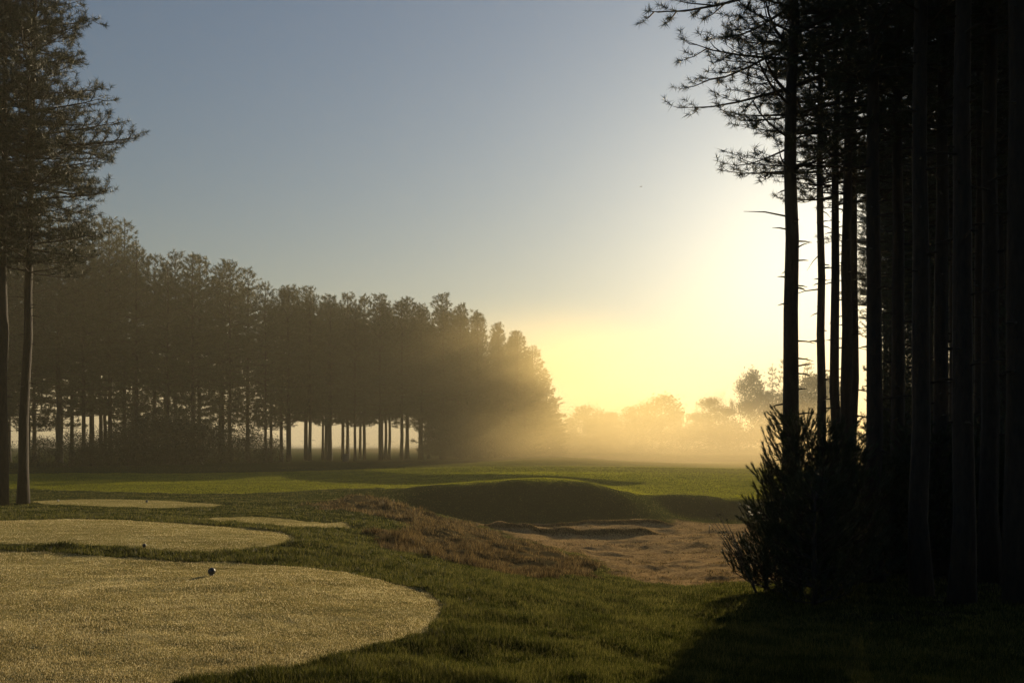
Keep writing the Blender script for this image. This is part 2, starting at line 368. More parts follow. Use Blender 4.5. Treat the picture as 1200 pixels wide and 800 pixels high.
def build_grass():
    rng = np.random.default_rng(5)
    n = 2600000
    u = rng.uniform(-350, 1330, n); v = HOR + 10 + (345) * rng.random(n) ** 1.0
    Y = F * 2.1 / (v - HOR); X = (u - 600) / F * Y
    m = (Y < 75) & (Y > 3.2); X, Y = X[m], Y[m]
    tee, fair, sand, fesc, grv, Z = lookup(X, Y, ('tee', 'fair', 'sand', 'fesc', 'grv', 'z'))
    r = rng.random(len(X)); cl = vnoise(X, Y, .45, 31) * .6 + vnoise(X, Y, .14, 32) * .4
    wmin = Y / F * .9
    it = (tee > .5) & (r < .5)
    s = it; k = s.sum()
    blades(rng, X[s], Y[s], Z[s], .008 + .012 * rng.random(k) * (.4 + cl[s]), np.maximum(.004, wmin[s] * .8), .8, M_teeg, 'tee_grass', 'short pale dewy mown grass on the four tee boxes')
    rough = (tee <= .5) & (fair < .5) & ((sand < .55) | (grv > .5)) & (fesc < .5) & (rng.random(len(X)) > grv * .92)
    s = rough & (r < .35 + .65 * cl); k = s.sum()
    far = sstep(14, 30, Y[s])
    hh = (.02 + .055 * rng.random(k) * (.25 + 1.5 * cl[s])) * (1 - .35 * far)
    blades(rng, X[s], Y[s], Z[s], hh, np.maximum(.0045, wmin[s] * .9), .75, M_rough, 'rough_grass', 'dark green rough grass growing between and below the tee boxes')
    s = (tee <= .5) & (fair >= .5) & (r < .9); k = s.sum()
    blades(rng, X[s], Y[s], Z[s], .02 + .025 * rng.random(k), wmin[s] * 1.2, .6, M_fairg, 'fairway_grass', 'short bright green grass of the sunlit fairway')
    cf = vnoise(X, Y, .6, 41) * .5 + vnoise(X, Y, .22, 42) * .5
    s = (fesc >= .5) & (tee < .5) & (cf > .40); k = s.sum()
    blades(rng, X[s], Y[s], Z[s], (.03 + .15 * np.maximum(0, cf[s] - .38) / .4 * (.4 + rng.random(k))), wmin[s] * .9, .7, M_fesc, 'fescue_grass', 'brown dry tussocky grass on the bank above the sandy hollow')
    s = (sand >= .55) & (grv < .5) & (fesc < .5) & (cf > .60) & (r < .5); k = s.sum()
    if k: blades(rng, X[s], Y[s], Z[s], .02 + .05 * rng.random(k), wmin[s] * .9, .8, M_fesc, 'sand_sprig_grass', 'sparse dry sprigs scattered over the sandy hollow')
    # longer fringe on the bunker lips
    xs, ys = [], []
    for (x0, y0, x1, y1, h) in LEDGES:
        t = rng.random(9000); x = x0 + (x1 - x0) * t; y = y0 + (y1 - y0) * t + .35 * (vnoise(x, x * 0, 1.3, 11) - .5) + rng.normal(-.03, .06, len(t))
        xs.append(x); ys.append(y)
    x = np.concatenate(xs); y = np.concatenate(ys); k = len(x)
    blades(rng, x, y, terrain(x, y), +.015 + .05 * rng.random(k) ** 2, np.full(k, .022), .6, M_fesc, 'bunker_lip_grass', 'ragged grass fringe along the low bunker lips in the hollow')
build_grass()

# ------------------------------------------------------------------ tree prototypes
def pine(seed, H, cb, R, r0, k, nl, nw, step=.55, lean=(0, 0), dens=1.0, sides=9, tw=.17, needle=None, flat=1.0, prof=None, stubs=14):
    """returns (trunk mesh, crown mesh). cb: height where the living crown begins"""
    rnd = random.Random(seed); rng = np.random.default_rng(seed)
    tr = MB(); cr = MB()
    n = 14; zz = np.linspace(-.25, H, n); wx = [rnd.uniform(-.045, .045) for _ in zz]; wy = [rnd.uniform(-.045, .045) for _ in zz]
    def axis(z): return np.array([np.interp(z, zz, wx) + lean[0] * z, np.interp(z, zz, wy) + lean[1] * z, z])
    rad = lambda z: r0 * (1 - .93 * max(0, z) / H) ** .75 + (.35 * r0 * math.exp(-max(0, z + .1) / .18))
    tr.tube([axis(z) for z in zz], [rad(z) for z in zz], sides)
    for _ in range(stubs):          # dead branch stubs
        z = rnd.uniform(.25, 1) * cb; a = rnd.uniform(0, 6.28); p = axis(z); L = rnd.uniform(.06, .3) if rnd.random() < .85 else rnd.uniform(.3, .9)
        d = np.array([math.cos(a), math.sin(a), rnd.uniform(-.25, .2)])
        tr.tube([p, p + d * (rad(z) + L * .5), p + d * (rad(z) + L) + np.array([0, 0, -.1 * L])], [.022, .014, .004], 4)
    P, D = [], []
    z = cb
    while z < H - .15:
        t = (z - cb) / (H - cb)
        pr = prof(t) if prof else (min(1, .55 + 1.6 * t) * max(.03, 1 - t ** 2.0) ** .75 + .06)
        nb = max(3, int(round(rnd.uniform(3.6, 6.2) * dens))); a0 = rnd.uniform(0, 6.28)
        for b in range(nb):
            a = a0 + b * 6.283 / nb + rnd.uniform(-.35, .35); L = R * pr * rnd.uniform(.55, 1.15)
            if rnd.random() < .08: L *= 1.25
            zb = z + rnd.uniform(-.25, .25) * step; p0 = axis(min(zb, H)); up = rnd.uniform(-.05, .22) + .75 * t * t
            pts = []
            for s in (0, .25, .5, .75, 1):
                pts.append(p0 + np.array([math.cos(a + .15 * s) * L * s, math.sin(a + .15 * s) * L * s, L * (up * s - .20 * s * s * flat + .22 * s ** 3)]))
            pts = np.array(pts); rb = .012 + .014 * L
            cr.tube(pts, [rb, rb * .8, rb * .6, rb * .42, .006], 4, 1, cap=False)
            out = np.array([math.cos(a), math.sin(a), 0]); side = np.array([-out[1], out[0], 0])
            s = rnd.uniform(.22, .34) if t < .7 else .12; sg = 1
            while s <= 1.0:
                base = np.array([np.interp(s, (0, .25, .5, .75, 1), pts[:, q]) for q in range(3)])
                tl = min(1.1, (.25 + .38 * L * (1 - .75 * s))) * rnd.uniform(.5, 1.15); sg = -sg
                dv = unit(out * rnd.uniform(.5, 1.0) + side * sg * rnd.uniform(.4, 1.0) + np.array([0, 0, rnd.uniform(-.05, .45)]))
                e = base + dv * tl; cr.tube([base, base + dv * tl * .55 + np.array([0, 0, -.03]), e], [rb * .4, rb * .3, .004], 3, 1, cap=False)
                nn = max(1, int(tl / tw))
                for i in range(nn):
                    f = 1 - i / max(1, nn) * .75
                    dd = unit(dv * .8 + np.array([rnd.uniform(-.5, .5), rnd.uniform(-.5, .5), rnd.uniform(.1, .8)]))
                    P.append(base + dv * tl * f); D.append(dd)
                    if rnd.random() < .6:
                        o2 = dd * rnd.uniform(.08, .2); P.append(base + dv * tl * f + o2); D.append(unit(dd + np.array([rnd.uniform(-.6, .6), rnd.uniform(-.6, .6), .2])))
                s += max(.06, tw * 1.25 / max(L, .3)) * rnd.uniform(.8, 1.3)
            P.append(pts[-1]); D.append(unit(out + np.array([0, 0, .7])))
        z += step * rnd.uniform(.75, 1.3)
    tip = axis(H); cr.tube([axis(H - .5), tip], [.02, .006], 4, 1, cap=False); P.append(tip); D.append(np.array([0, 0, 1.0]))
    V, T = needles(rng, np.array(P), np.array(D), k, nl, nw, .62, nl * .7)
    cr.add(V, T, 0)
    nm = needle or M_needle
    return tr.data('trunk', [M_bark]), cr.data('crown', [nm, M_bark])

def bare_tree(seed, H, r0, depth=5, spread=.55):
    rnd = random.Random(seed); tr = MB(); cr = MB()
    fork = H * rnd.uniform(.25, .4)
    tr.tube([(0, 0, -.2), (rnd.uniform(-.1, .1), 0, fork * .5), (rnd.uniform(-.2, .2), rnd.uniform(-.2, .2), fork)], [r0 * 1.2, r0 * .9, r0 * .75], 7)
    def grow(p, d, L, r, k):
        q = p + d * L; m = p + d * L * .5 + np.array([rnd.uniform(-1, 1), rnd.uniform(-1, 1), 0]) * L * .06
        cr.tube([p, m, q], [r, r * .85, r * .65], 4 if k > 2 else 3, 0, cap=False)
        if k == 0: return
        for _ in range(3 if rnd.random() < .7 else 2):
            v = unit(d + np.array([rnd.uniform(-1, 1), rnd.uniform(-1, 1), rnd.uniform(-.35, .6)]) * spread)
            grow(p + d * L * rnd.uniform(.6, 1), v, L * rnd.uniform(.6, .85), max(.012, r * .58), k - 1)
    top = np.array([0, 0, fork])
    for _ in range(3):
        grow(top - np.array([0, 0, rnd.uniform(0, .15) * fork]), unit(np.array([rnd.uniform(-.7, .7), rnd.uniform(-.7, .7), 1])), H * .2, r0 * .55, depth)
    return tr.data('trunk', [M_twig]), cr.data('crown', [M_twig])

def broad(seed, H, cb, R, r0, clumps, per, leaf, m=None, lumpy=1.0):
    """leafy crown made of leaf clumps on limbs"""
    rnd = random.Random(seed); rng = np.random.default_rng(seed); tr = MB(); cr = MB()
    tr.tube([(0, 0, -.2), (.1, 0, cb * .6), (0, .1, cb), (0, 0, H * .8)], [r0 * 1.25, r0 * .9, r0 * .75, r0 * .25], 8)
    C = []
    for i in range(clumps):
        a = rnd.uniform(0, 6.28); t = rnd.random(); zz = cb + (H - cb) * t; rr = R * math.sqrt(max(.02, 1 - (2 * t - .8) ** 2 / 1.5)) * rnd.uniform(.35, 1.0)
        c = np.array([math.cos(a) * rr, math.sin(a) * rr, zz]); C.append(c)
        b = np.array([0, 0, max(cb * .6, zz - rr * .7)])
        cr.tube([b, (b + c) / 2 + np.array([0, 0, .15 * rr]), c], [r0 * .3, r0 * .18, .012], 4, 1, cap=False)
    C = np.array(C); s = R * .28 * lumpy
    P = np.repeat(C, per, 0) + rng.normal(size=(clumps * per, 3)) * np.array([s, s, s * .6])
    P[:, 2] = np.maximum(P[:, 2], .05)
    V, T = leaves(rng, P, leaf); cr.add(V, T, 0)
    return tr.data('trunk', [M_bark]), cr.data('crown', [m or M_leaf, M_bark])

def young_pine(seed, H, R, k=76):
    """bushy sapling with up-pointing bottlebrush shoots"""
    rnd = random.Random(seed); rng = np.random.default_rng(seed); tr = MB(); cr = MB(); P, D = [], []
    tr.tube([(0, 0, -.15), (0.02, 0, H * .5), (0, .02, H)], [.05, .035, .01], 7)
    z = .12
    while z < H:
        t = z / H; L0 = R * (1 - t) ** .8 + .12
        for b in range(rnd.randint(5, 7)):
            a = rnd.uniform(0, 6.28); L = L0 * rnd.uniform(.6, 1.12); up = rnd.uniform(.15, .5) + t * .6
            out = np.array([math.cos(a), math.sin(a), 0]); p0 = np.array([0, 0, z]); side = np.array([-out[1], out[0], 0])
            pts = np.array([p0 + out * L * s + np.array([0, 0, L * (up * s * .5 + up * .6 * s * s)]) for s in (0, .35, .7, 1)])
            cr.tube(pts, [.016, .012, .009, .006], 4, 1, cap=False)
            s = .3
            while s <= 1.001:
                base = np.array([np.interp(s, (0, .35, .7, 1), pts[:, q]) for q in range(3)])
                for sg in (-1, 1):
                    tl = rnd.uniform(.08, .28); dv = unit(out * .6 + side * sg * rnd.uniform(.3, .9) + np.array([0, 0, rnd.uniform(.2, .7)])); e = base + dv * tl
                    cr.tube([base, e], [.007, .005], 3, 1, cap=False); P.append(e); D.append(unit(dv * .8 + np.array([rnd.uniform(-.4, .4), rnd.uniform(-.4, .4), rnd.uniform(.35, 1.0)])))
                s += .2 / max(L, .3)
            P.append(pts[-1]); D.append(unit(out * .4 + np.array([0, 0, 1])))
        z += rnd.uniform(.16, .26)
    P.append(np.array([0, 0, H])); D.append(np.array([0, 0, 1.0]))
    V, T = needles(rng, np.array(P), np.array(D), k, .085, .009, .34, .27); cr.add(V, T, 0)
    return tr.data('stem', [M_bark]), cr.data('foliage', [M_needle, M_bark])

def plant(name, label, cat, group, meshes, x, y, h0, h, rz=0, parts=('trunk', 'crown'), wide=1.0, tilt=(0, 0), z=None):
    """one thing: an empty at the foot of the tree carrying its trunk and crown"""
    o = empty(name, (x, y, (zt(x, y) if z is None else z) - .03)); s = h / h0
    o.scale = (s * wide, s * wide, s); o.rotation_euler = (tilt[0], tilt[1], rz)
    tag(o, label, cat, group)
    for p, me in zip(parts, meshes): link(p, me, o)
    return o

R_ = random.Random(77)

# ------------------------------------------------------------------ the right-hand pine grove
HI = [pine(100 + i, 19, cbv, rv, .155, 28, .15, .010, step=.52, dens=.95, tw=.17, stubs=40) for i, (cbv, rv) in enumerate([(8.6, 2.05), (9.4, 2.3), (9.0, 2.3)])]
SPR = [pine(140 + i, 12, .5, 2.6, .12, 9, .22, .03, step=.34, dens=1.2, tw=.24, flat=1.6, prof=lambda t: (1 - t) ** .8 + .05, stubs=0) for i in range(2)]
grove = []
def gp(u, Y, h, proto, label, rz=None, wide=1.0, tilt=(0, 0), group='pines of the dark grove on the right'):
    x = (u - 600) / F * Y; grove.append((x, Y))
    return plant('pine_tree', label, 'pine tree', group, HI[proto], x, Y, 19, h, R_.uniform(0, 6.28) if rz is None else rz, wide=wide, tilt=tilt)
gp(928, 15.6, 18, 0, 'tall straight pine at the bright edge of the grove, boughs reaching over the fairway', 2.6, 1.22)
gp(962, 21, 19, 1, 'thin pine trunk, second in from the bright grove edge', None, .85)
gp(979, 20, 18.5, 2, 'pine trunk close beside the thin second trunk, ragged twigs on its inner side', None, .9)
gp(992, 18.5, 18, 1, 'stout dark pine trunk just before the narrow slit of light in the grove', None, 1.05)
gp(1000, 21.5, 20, 2, 'slender pine trunk behind the stout one, edging the slit where the sun breaks through', None, .85)
gp(1023, 14.5, 18.5, 1, 'near dark pine trunk bordering the narrow slit of light on its shaded side', None, 1.05)
GL = 'dark pine trunk crowded in the black depth of the grove'
for (u, Y, p) in [(1052, 16, 2), (1078, 12.5, 1), (1105, 15, 0), (1128, 11.5, 2), (1160, 13.5, 1), (1192, 11, 2), (1215, 14, 0), (1250, 12, 1)]:
    gp(u, Y, R_.uniform(17, 19.5), p, GL)
for row in range(16):
    Y0 = 16.5 + row * 2.7
    for c in range(9):
        Y = Y0 + R_.uniform(-.7, .7); x = GX(Y) + 1.1 + c * 2.5 + R_.uniform(-.7, .7); u = 600 + x / Y * F
        hw = 1.25 / Y * F
        if 1004 - hw < u < 1011 + hw or u < 984 or u > 1330: continue
        if any(math.hypot(x - a, Y - b) < 1.3 for a, b in grove): continue
        gp(u, Y, R_.uniform(17.5, 21), R_.randrange(3), GL)
for i in range(110):
    Y = R_.uniform(22, 72); x = GX(Y) + R_.uniform(1.8, 24); u = 600 + x / Y * F; wd = R_.uniform(.5, 1.0)
    hw = 2.3 * wd * .75 / Y * F
    if u < 1011 + hw + 3 or u > 1340: continue
    if any(math.hypot(x - a, Y - b) < 1.0 for a, b in grove): continue
    grove.append((x, Y))
    plant('spruce_tree', 'low dark spruce filling the black understory among the grove trunks', 'spruce tree', 'understory spruces of the dark grove', SPR[i % 2], x, Y, 12, R_.uniform(7, 12), R_.uniform(0, 6.28), wide=wd)

for (x, Y) in [(5.5, 3.5), (8.2, 6.5), (7.4, 1.0), (10.5, 3.2), (5.0, -2.5), (8.5, -3.0), (11.5, -.5), (6.5, -7), (3.0, -9.5), (9.8, -8), (-1.5, -12), (5, -13), (-6, -15), (12.5, 8.5), (14.5, 5), (15, 0), (13.5, -5), (18, 9), (17.5, 13.5), (21, 5)]:  # out-of-view pines added to cut the sky light falling on the grove
    grove.append((x, Y)); plant('pine_tree', 'unseen grove pine added beside and behind the viewpoint to darken the grove', 'pine tree', 'unseen pines added beside the viewpoint', HI[R_.randrange(3)], x, Y, 19, R_.uniform(17, 20), R_.uniform(0, 6.28))
for (x, Y) in [(9.5, 0), (12.5, 2.5), (8, -5.5), (13, -2), (4, -16), (-3, -17), (16, 3), (17, -4), (10, -12), (19, 8), (20, 0)]:  # spruces added out of view, also to keep sky light off the grove
    plant('spruce_tree', 'unseen spruce added beside and behind the viewpoint to darken the grove', 'spruce tree', 'unseen spruces added beside the viewpoint', SPR[R_.randrange(2)], x, Y, 12, R_.uniform(8, 11), R_.uniform(0, 6.28))

for (u, Y, h) in [(1036, 40, 11), (1050, 33, 10), (1064, 46, 12), (1078, 30, 9), (1044, 56, 12)]:
    plant('spruce_tree', 'low dark spruce filling the black understory among the grove trunks', 'spruce tree', 'understory spruces of the dark grove', SPR[R_.randrange(2)], (u - 600) / F * Y, Y, 12, h, R_.uniform(0, 6.28), wide=.55)

# bushy young pines in front of the grove
YP = [young_pine(200, 2.6, 1.0), young_pine(201, 2.0, .95), young_pine(202, 1.5, .8)]
ST = ('stem', 'foliage')
for (u, Y, p, h, w, lab) in [
        (936, 13.2, 0, 2.75, .9, 'tallest bushy young pine crowding the foot of the edge trunk of the grove'),
        (920, 12.4, 1, 1.75, .95, 'low bushy young pine reaching furthest out over the sandy hollow'),
        (965, 12.6, 0, 2.5, 1.1, 'bushy young pine in front of the two thin trunks of the grove'),
        (990, 14.2, 0, 2.35, 1.0, 'young pine below the narrow slit of light in the grove'),
        (955, 11.4, 1, 1.7, 1.05, 'squat dark young pine nearest the shaded grass at the grove edge'),
        (898, 13.4, 2, 1.15, 1.0, 'smallest young pine sprouting at the sandy brink beside the grove')]:
    x = (u - 600) / F * Y
    plant('young_pine', lab, 'young pine', 'young pines at the grove edge', YP[p], x, Y, (2.6, 2.0, 1.5)[p], h, R_.uniform(0, 6.28), ST, wide=w)
for i in range(9):
    u = (1030, 1062, 1090, 1125, 1150, 1185, 1040, 1110, 1170)[i]; Y = (15.5, 17, 15, 17.5, 15.2, 16.5, 19.5, 20, 20.5)[i]
    plant('young_pine', 'dark young pine lost in the shade between the grove trunks', 'young pine', 'shaded young pines inside the grove', YP[i % 2], (u - 600) / F * Y, Y, (2.6, 2.0)[i % 2], R_.uniform(2.2, 3.2), R_.uniform(0, 6.28), ST, wide=1.1)

# thin leafy sapling beside the young pines
def sapling():
    m = MB(); l = MB(); rnd = random.Random(9); rng = np.random.default_rng(9); P = []
    for i in range(7):
        a = rnd.uniform(2.2, 4.2); L = rnd.uniform(1.0, 1.9); d = np.array([math.cos(a) * .45, math.sin(a) * .3, 1]); d = d / np.linalg.norm(d)
        pts = [d * L * s + np.array([math.cos(a) * .25 * s * s, 0, 0]) for s in (0, .4, .75, 1)]
        m.tube(pts, [.010, .008, .005, .003], 4, cap=False)
        for s in np.linspace(.45, 1, 7): P.append(d * L * s + np.array([math.cos(a) * .25 * s * s, 0, 0]) + rng.normal(size=3) * .05)
    V, T = leaves(rng, np.array(P), .05, .6); l.add(V, T)
    return m.data('stems', [M_twig]), l.data('leaves', [M_leaf])
_x, _Y = (888 - 600) / F * 13.0, 13.0
plant('leafy_sapling', 'thin leafy sapling with sparse leaves poking out beside the young pines', 'sapling', None, sapling(), _x, _Y, 1, 1.0, 0, ('stems', 'leaves'))

# ------------------------------------------------------------------ three pines at the left edge
LP = [pine(300 + i, 20, c, r, .175, 24, .2, .014, step=.42, dens=1.25, tw=.17, stubs=24) for i, (c, r) in enumerate([(8.2, 2.75), (8.8, 2.5)])]
for (u, v, p, h, tl, rz, lab) in [
        (27, 590, 0, 20, .022, .6, 'tall pine beside the farthest tee, right one of the bare-trunked pair'),
        (3, 592, 1, 20, .035, 2.0, 'tall pine cut by the left edge of the view, trunk leaning towards its neighbour'),
        (-28, 588, 0, 21, .02, 4.0, 'tall pine just beyond the left edge, only its boughs reaching into view')]:
    x, y, z = ground_at(u, v)
    plant('pine_tree', lab, 'pine tree', 'tall pines at the left edge', LP[p], x, y, 20, h, rz, tilt=(0, tl))
for (x, Y) in [(-24, 27), (-27, 31), (-21, 22), (-24, 16), (-19, 13), (-23, 9), (-20, 3), (-26, 21), (-16, -5), (-22, -3), (-11, -14), (-30, 26)]:  # unseen pines added to shade the left-edge pines from side and rear sky
    plant('pine_tree', 'unseen pine added left of the view to block sky light on the left-edge pines', 'pine tree', 'unseen pines added beside the tees', LP[R_.randrange(2)], x, Y, 20, R_.uniform(17, 21), R_.uniform(0, 6.28))

# ------------------------------------------------------------------ the long misty row of pines
PR = lambda t: min(1, .6 + 1.5 * t) * max(.02, 1 - t ** 2.1) ** .75 + .05
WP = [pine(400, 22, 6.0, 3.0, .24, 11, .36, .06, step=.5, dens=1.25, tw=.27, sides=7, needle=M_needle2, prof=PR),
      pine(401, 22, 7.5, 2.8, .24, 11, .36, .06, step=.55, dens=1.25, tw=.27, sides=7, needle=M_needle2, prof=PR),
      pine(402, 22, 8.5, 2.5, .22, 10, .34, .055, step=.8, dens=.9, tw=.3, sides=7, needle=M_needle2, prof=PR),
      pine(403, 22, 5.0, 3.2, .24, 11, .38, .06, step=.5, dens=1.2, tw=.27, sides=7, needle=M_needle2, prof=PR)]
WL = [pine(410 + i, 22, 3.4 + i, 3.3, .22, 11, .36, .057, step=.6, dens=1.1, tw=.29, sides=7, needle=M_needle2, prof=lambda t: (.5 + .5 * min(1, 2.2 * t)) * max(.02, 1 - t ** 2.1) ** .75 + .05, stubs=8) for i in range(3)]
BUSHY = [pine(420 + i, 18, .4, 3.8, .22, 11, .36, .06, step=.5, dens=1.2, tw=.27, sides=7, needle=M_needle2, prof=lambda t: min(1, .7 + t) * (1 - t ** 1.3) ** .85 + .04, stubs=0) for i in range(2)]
SKY = [(-120, 225), (-40, 235), (40, 245), (100, 255), (118, 258), (150, 272), (180, 290), (220, 303), (262, 308), (310, 320), (345, 335), (365, 347), (420, 352), (480, 352), (540, 352), (575, 362), (600, 376), (625, 402), (640, 430), (652, 462), (662, 500)]
def sky(u): return np.interp(u, [a for a, _ in SKY], [b for _, b in SKY])
A, B = np.array([-62.0, 74.0]), np.array([4.8, 106.0])
dv = (B - A) / np.linalg.norm(B - A); nv = np.array([-dv[1], dv[0]])
Ln = np.linalg.norm(B - A)
LABELS = [(-999, 150, 'dark tall pine in the left part of the misty row behind the farthest tee'),
          (150, 340, 'dark pine with light flecking through it, middle left of the misty row'),
          (340, 520, 'misty pine whose bare trunk stands against the strip of light under the row'),
          (520, 999, 'hazy golden pine at the far end of the misty row above the fairway')]
def wall_tree(p, u, Y, h, meshes, h0, wide):
    lab = next(l for a, b, l in LABELS if a <= u < b)
    plant('pine_tree', lab, 'pine tree', 'pines of the misty row across the fairway', meshes, p[0], p[1], h0, h, R_.uniform(0, 6.28), wide=wide)
for row in range(4):
    s = R_.uniform(0, 1.2)

    while s < Ln:
        p = A + dv * s + nv * (row * 3.4 + R_.uniform(-.8, .8)); u = 600 + p[0] / p[1] * F
        hmax = (HOR - sky(u + (14 if u > 500 else 0))) / F * p[1] + CAM_Z + .6
        h = hmax * (R_.uniform(.93, 1.03) if row < 2 else R_.uniform(.78, .97))
        sparse = 190 < u < 320
        if u > 512:
            if row < 3 and u < 638: wall_tree(p, u, p[1], h, BUSHY[R_.randrange(2)], 18, R_.uniform(.75, 1.0))
        else:
            if u < 335 and row == 3: s += 3; continue
            wall_tree(p, u, p[1], h, WL[R_.randrange(3)] if u < 335 else WP[R_.choice((0, 1, 3, 0))], 22, R_.uniform(.85, 1.1))
        s += R_.uniform(1.8, 3.1) * (1.35 if sparse else 1.15 if u < 190 else 1)
# drooping end trees of the row
for (u, Y, h) in [(624, 104, 14.5), (637, 105, 11.5), (606, 102, 16), (648, 106, 8.0), (615, 99, 9)]:
    wall_tree(((u - 600) / F * Y, Y), u, Y, h, BUSHY[int(Y) % 2], 18, 1.3)
# bare treetops showing above the row
BT = [bare_tree(500 + i, 20, .2, 5) for i in range(3)]
for (u, Y, h, lab) in [(546, 118, 22.5, 'bare leafless tree whose twigs top the far end of the misty row'),
                       (118, 86, 25.5, 'bare leafless tree whose thin twigs stick up behind the left-edge pines')]:
    plant('bare_tree', lab, 'bare tree', 'leafless trees behind the misty row', BT[int(u) % 3], (u - 600) / F * Y, Y, 20, h, 1.0, wide=.8)
# shrubs under the row
SH = [broad(600 + i, 4.0, .3, 2.2, .05, 44, 150, .17) for i in range(3)]
for i, (u, Y, h) in enumerate([(45, 71, 2.4), (82, 73, 3.0), (128, 76, 3.4), (150, 76, 3.6), (168, 78, 4.6), (186, 79, 4.4), (222, 81, 4.0), (205, 79, 4.6), (238, 82, 4.2), (262, 84, 3.4), (292, 85, 3.8), (318, 87, 2.6), (108, 74, 2.2), (-20, 66, 3.0), (535, 97, 4.5), (556, 97, 4.0), (580, 98, 4.2), (600, 98, 3.6)]):
    lab = 'leafy shrub hiding the trunk feet at the far end of the misty row' if u > 500 else ('dark leafy shrub in the shade under the left part of the misty row' if u < 150 else 'dark rounded shrub under the middle left pines of the misty row')
    plant('shrub', lab, 'shrub', 'shrubs under the misty row', SH[i % 3], (u - 600) / F * Y, Y, 4.0, h, R_.uniform(0, 6.28), ('stems', 'foliage'), wide=1.15)

# ------------------------------------------------------------------ far trees fading in the mist
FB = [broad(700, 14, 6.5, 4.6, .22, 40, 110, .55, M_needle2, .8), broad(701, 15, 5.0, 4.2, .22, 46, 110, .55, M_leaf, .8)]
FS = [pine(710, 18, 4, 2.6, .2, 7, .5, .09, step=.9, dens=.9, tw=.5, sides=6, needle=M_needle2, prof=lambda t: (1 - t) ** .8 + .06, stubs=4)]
far_list = [  # u, row of the top, depth, kind
    (688, 478, 185, 'flat'), (716, 486, 195, 'round'), (660, 500, 200, 'round'), (745, 478, 190, 'flat'), (775, 466, 180, 'flat'), (800, 484, 200, 'bare'), (818, 474, 185, 'bare'),
    (832, 470, 200, 'round'), (848, 460, 195, 'bare'), (866, 464, 205, 'bare'), (880, 440, 235, 'pom'), (905, 436, 240, 'spire'), (919, 428, 235, 'spire'), (894, 462, 210, 'bare'), (946, 430, 240, 'spire'), (958, 445, 200, 'round'),
    (700, 505, 170, 'low'), (735, 503, 175, 'low'), (765, 505, 165, 'low'), (800, 503, 172, 'low'), (835, 500, 170, 'low'), (865, 500, 168, 'low'), (895, 498, 165, 'low'), (925, 495, 170, 'low'), (955, 490, 170, 'low'), (672, 508, 175, 'low')]
for i in range(16):
    u = 655 + 20 * i + R_.randrange(-6, 7); far_list.append((u, int(np.interp(u, [655, 770, 800, 900, 960], [496, 484, 488, 464, 450]) + R_.uniform(-4, 8)), R_.uniform(205, 240), R_.choice(('round', 'bare', 'round', 'flat'))))
FL = {'flat': 'flat-topped pine', 'round': 'rounded tree', 'bare': 'bare leafless tree', 'pom': 'tall thin tree with a tufted top', 'spire': 'spire-shaped pine', 'low': 'low shrubby tree'}
WHERE = {688: 'nearest the end of the misty row', 745: 'left of the tallest flat crown', 775: 'with the tallest flat crown above the fairway', 905: 'beside the grove trunk, the shorter of two', 919: 'touching the edge trunk of the grove', 946: 'seen between the grove trunks',
         716: 'between the two left flat crowns', 660: 'half hidden by the end of the misty row', 832: 'among the bare trees', 958: 'behind the grove trunks', 800: 'just right of the tallest flat crown', 818: 'with a fan of upright limbs in mid belt', 848: 'rising highest of the bare ones', 866: 'left of the tufted tree', 894: 'between the tufted tree and the spires'}
for (u, top, Y, k) in far_list:
    h = (HOR - top) * 1.1 / F * Y + CAM_Z + .6; x = (u - 600) / F * Y
    if k == 'flat': me, h0, w = FB[0], 14 * 1.05, 1.15
    elif k == 'round': me, h0, w = FB[1], 15 * 1.05, 1.0
    elif k == 'bare': me, h0, w = BT[u % 3], 19, .9
    elif k == 'spire': me, h0, w = FS[0], 18, 1.0
    elif k == 'pom': me, h0, w = FB[0], 14.5, .5
    else: me, h0, w = SH[u % 3], 4.2, 1.6
    if k == 'low': lab, g = 'low shrubby growth sunk in the mist below the far trees', 'low growth under the far trees'
    else: lab, g = FL[k] + ' faded in the mist, ' + WHERE.get(u, 'in the far belt'), 'far trees in the mist'
    nm = {'flat': 'pine_tree', 'spire': 'pine_tree', 'bare': 'bare_tree', 'low': 'shrub'}.get(k, 'broad_tree')
    plant(nm, lab, 'shrub' if k == 'low' else 'tree', g, me, x, Y, h0, h, R_.uniform(0, 6.28), ('stems', 'foliage') if k == 'low' else ('trunk', 'crown'), wide=w)

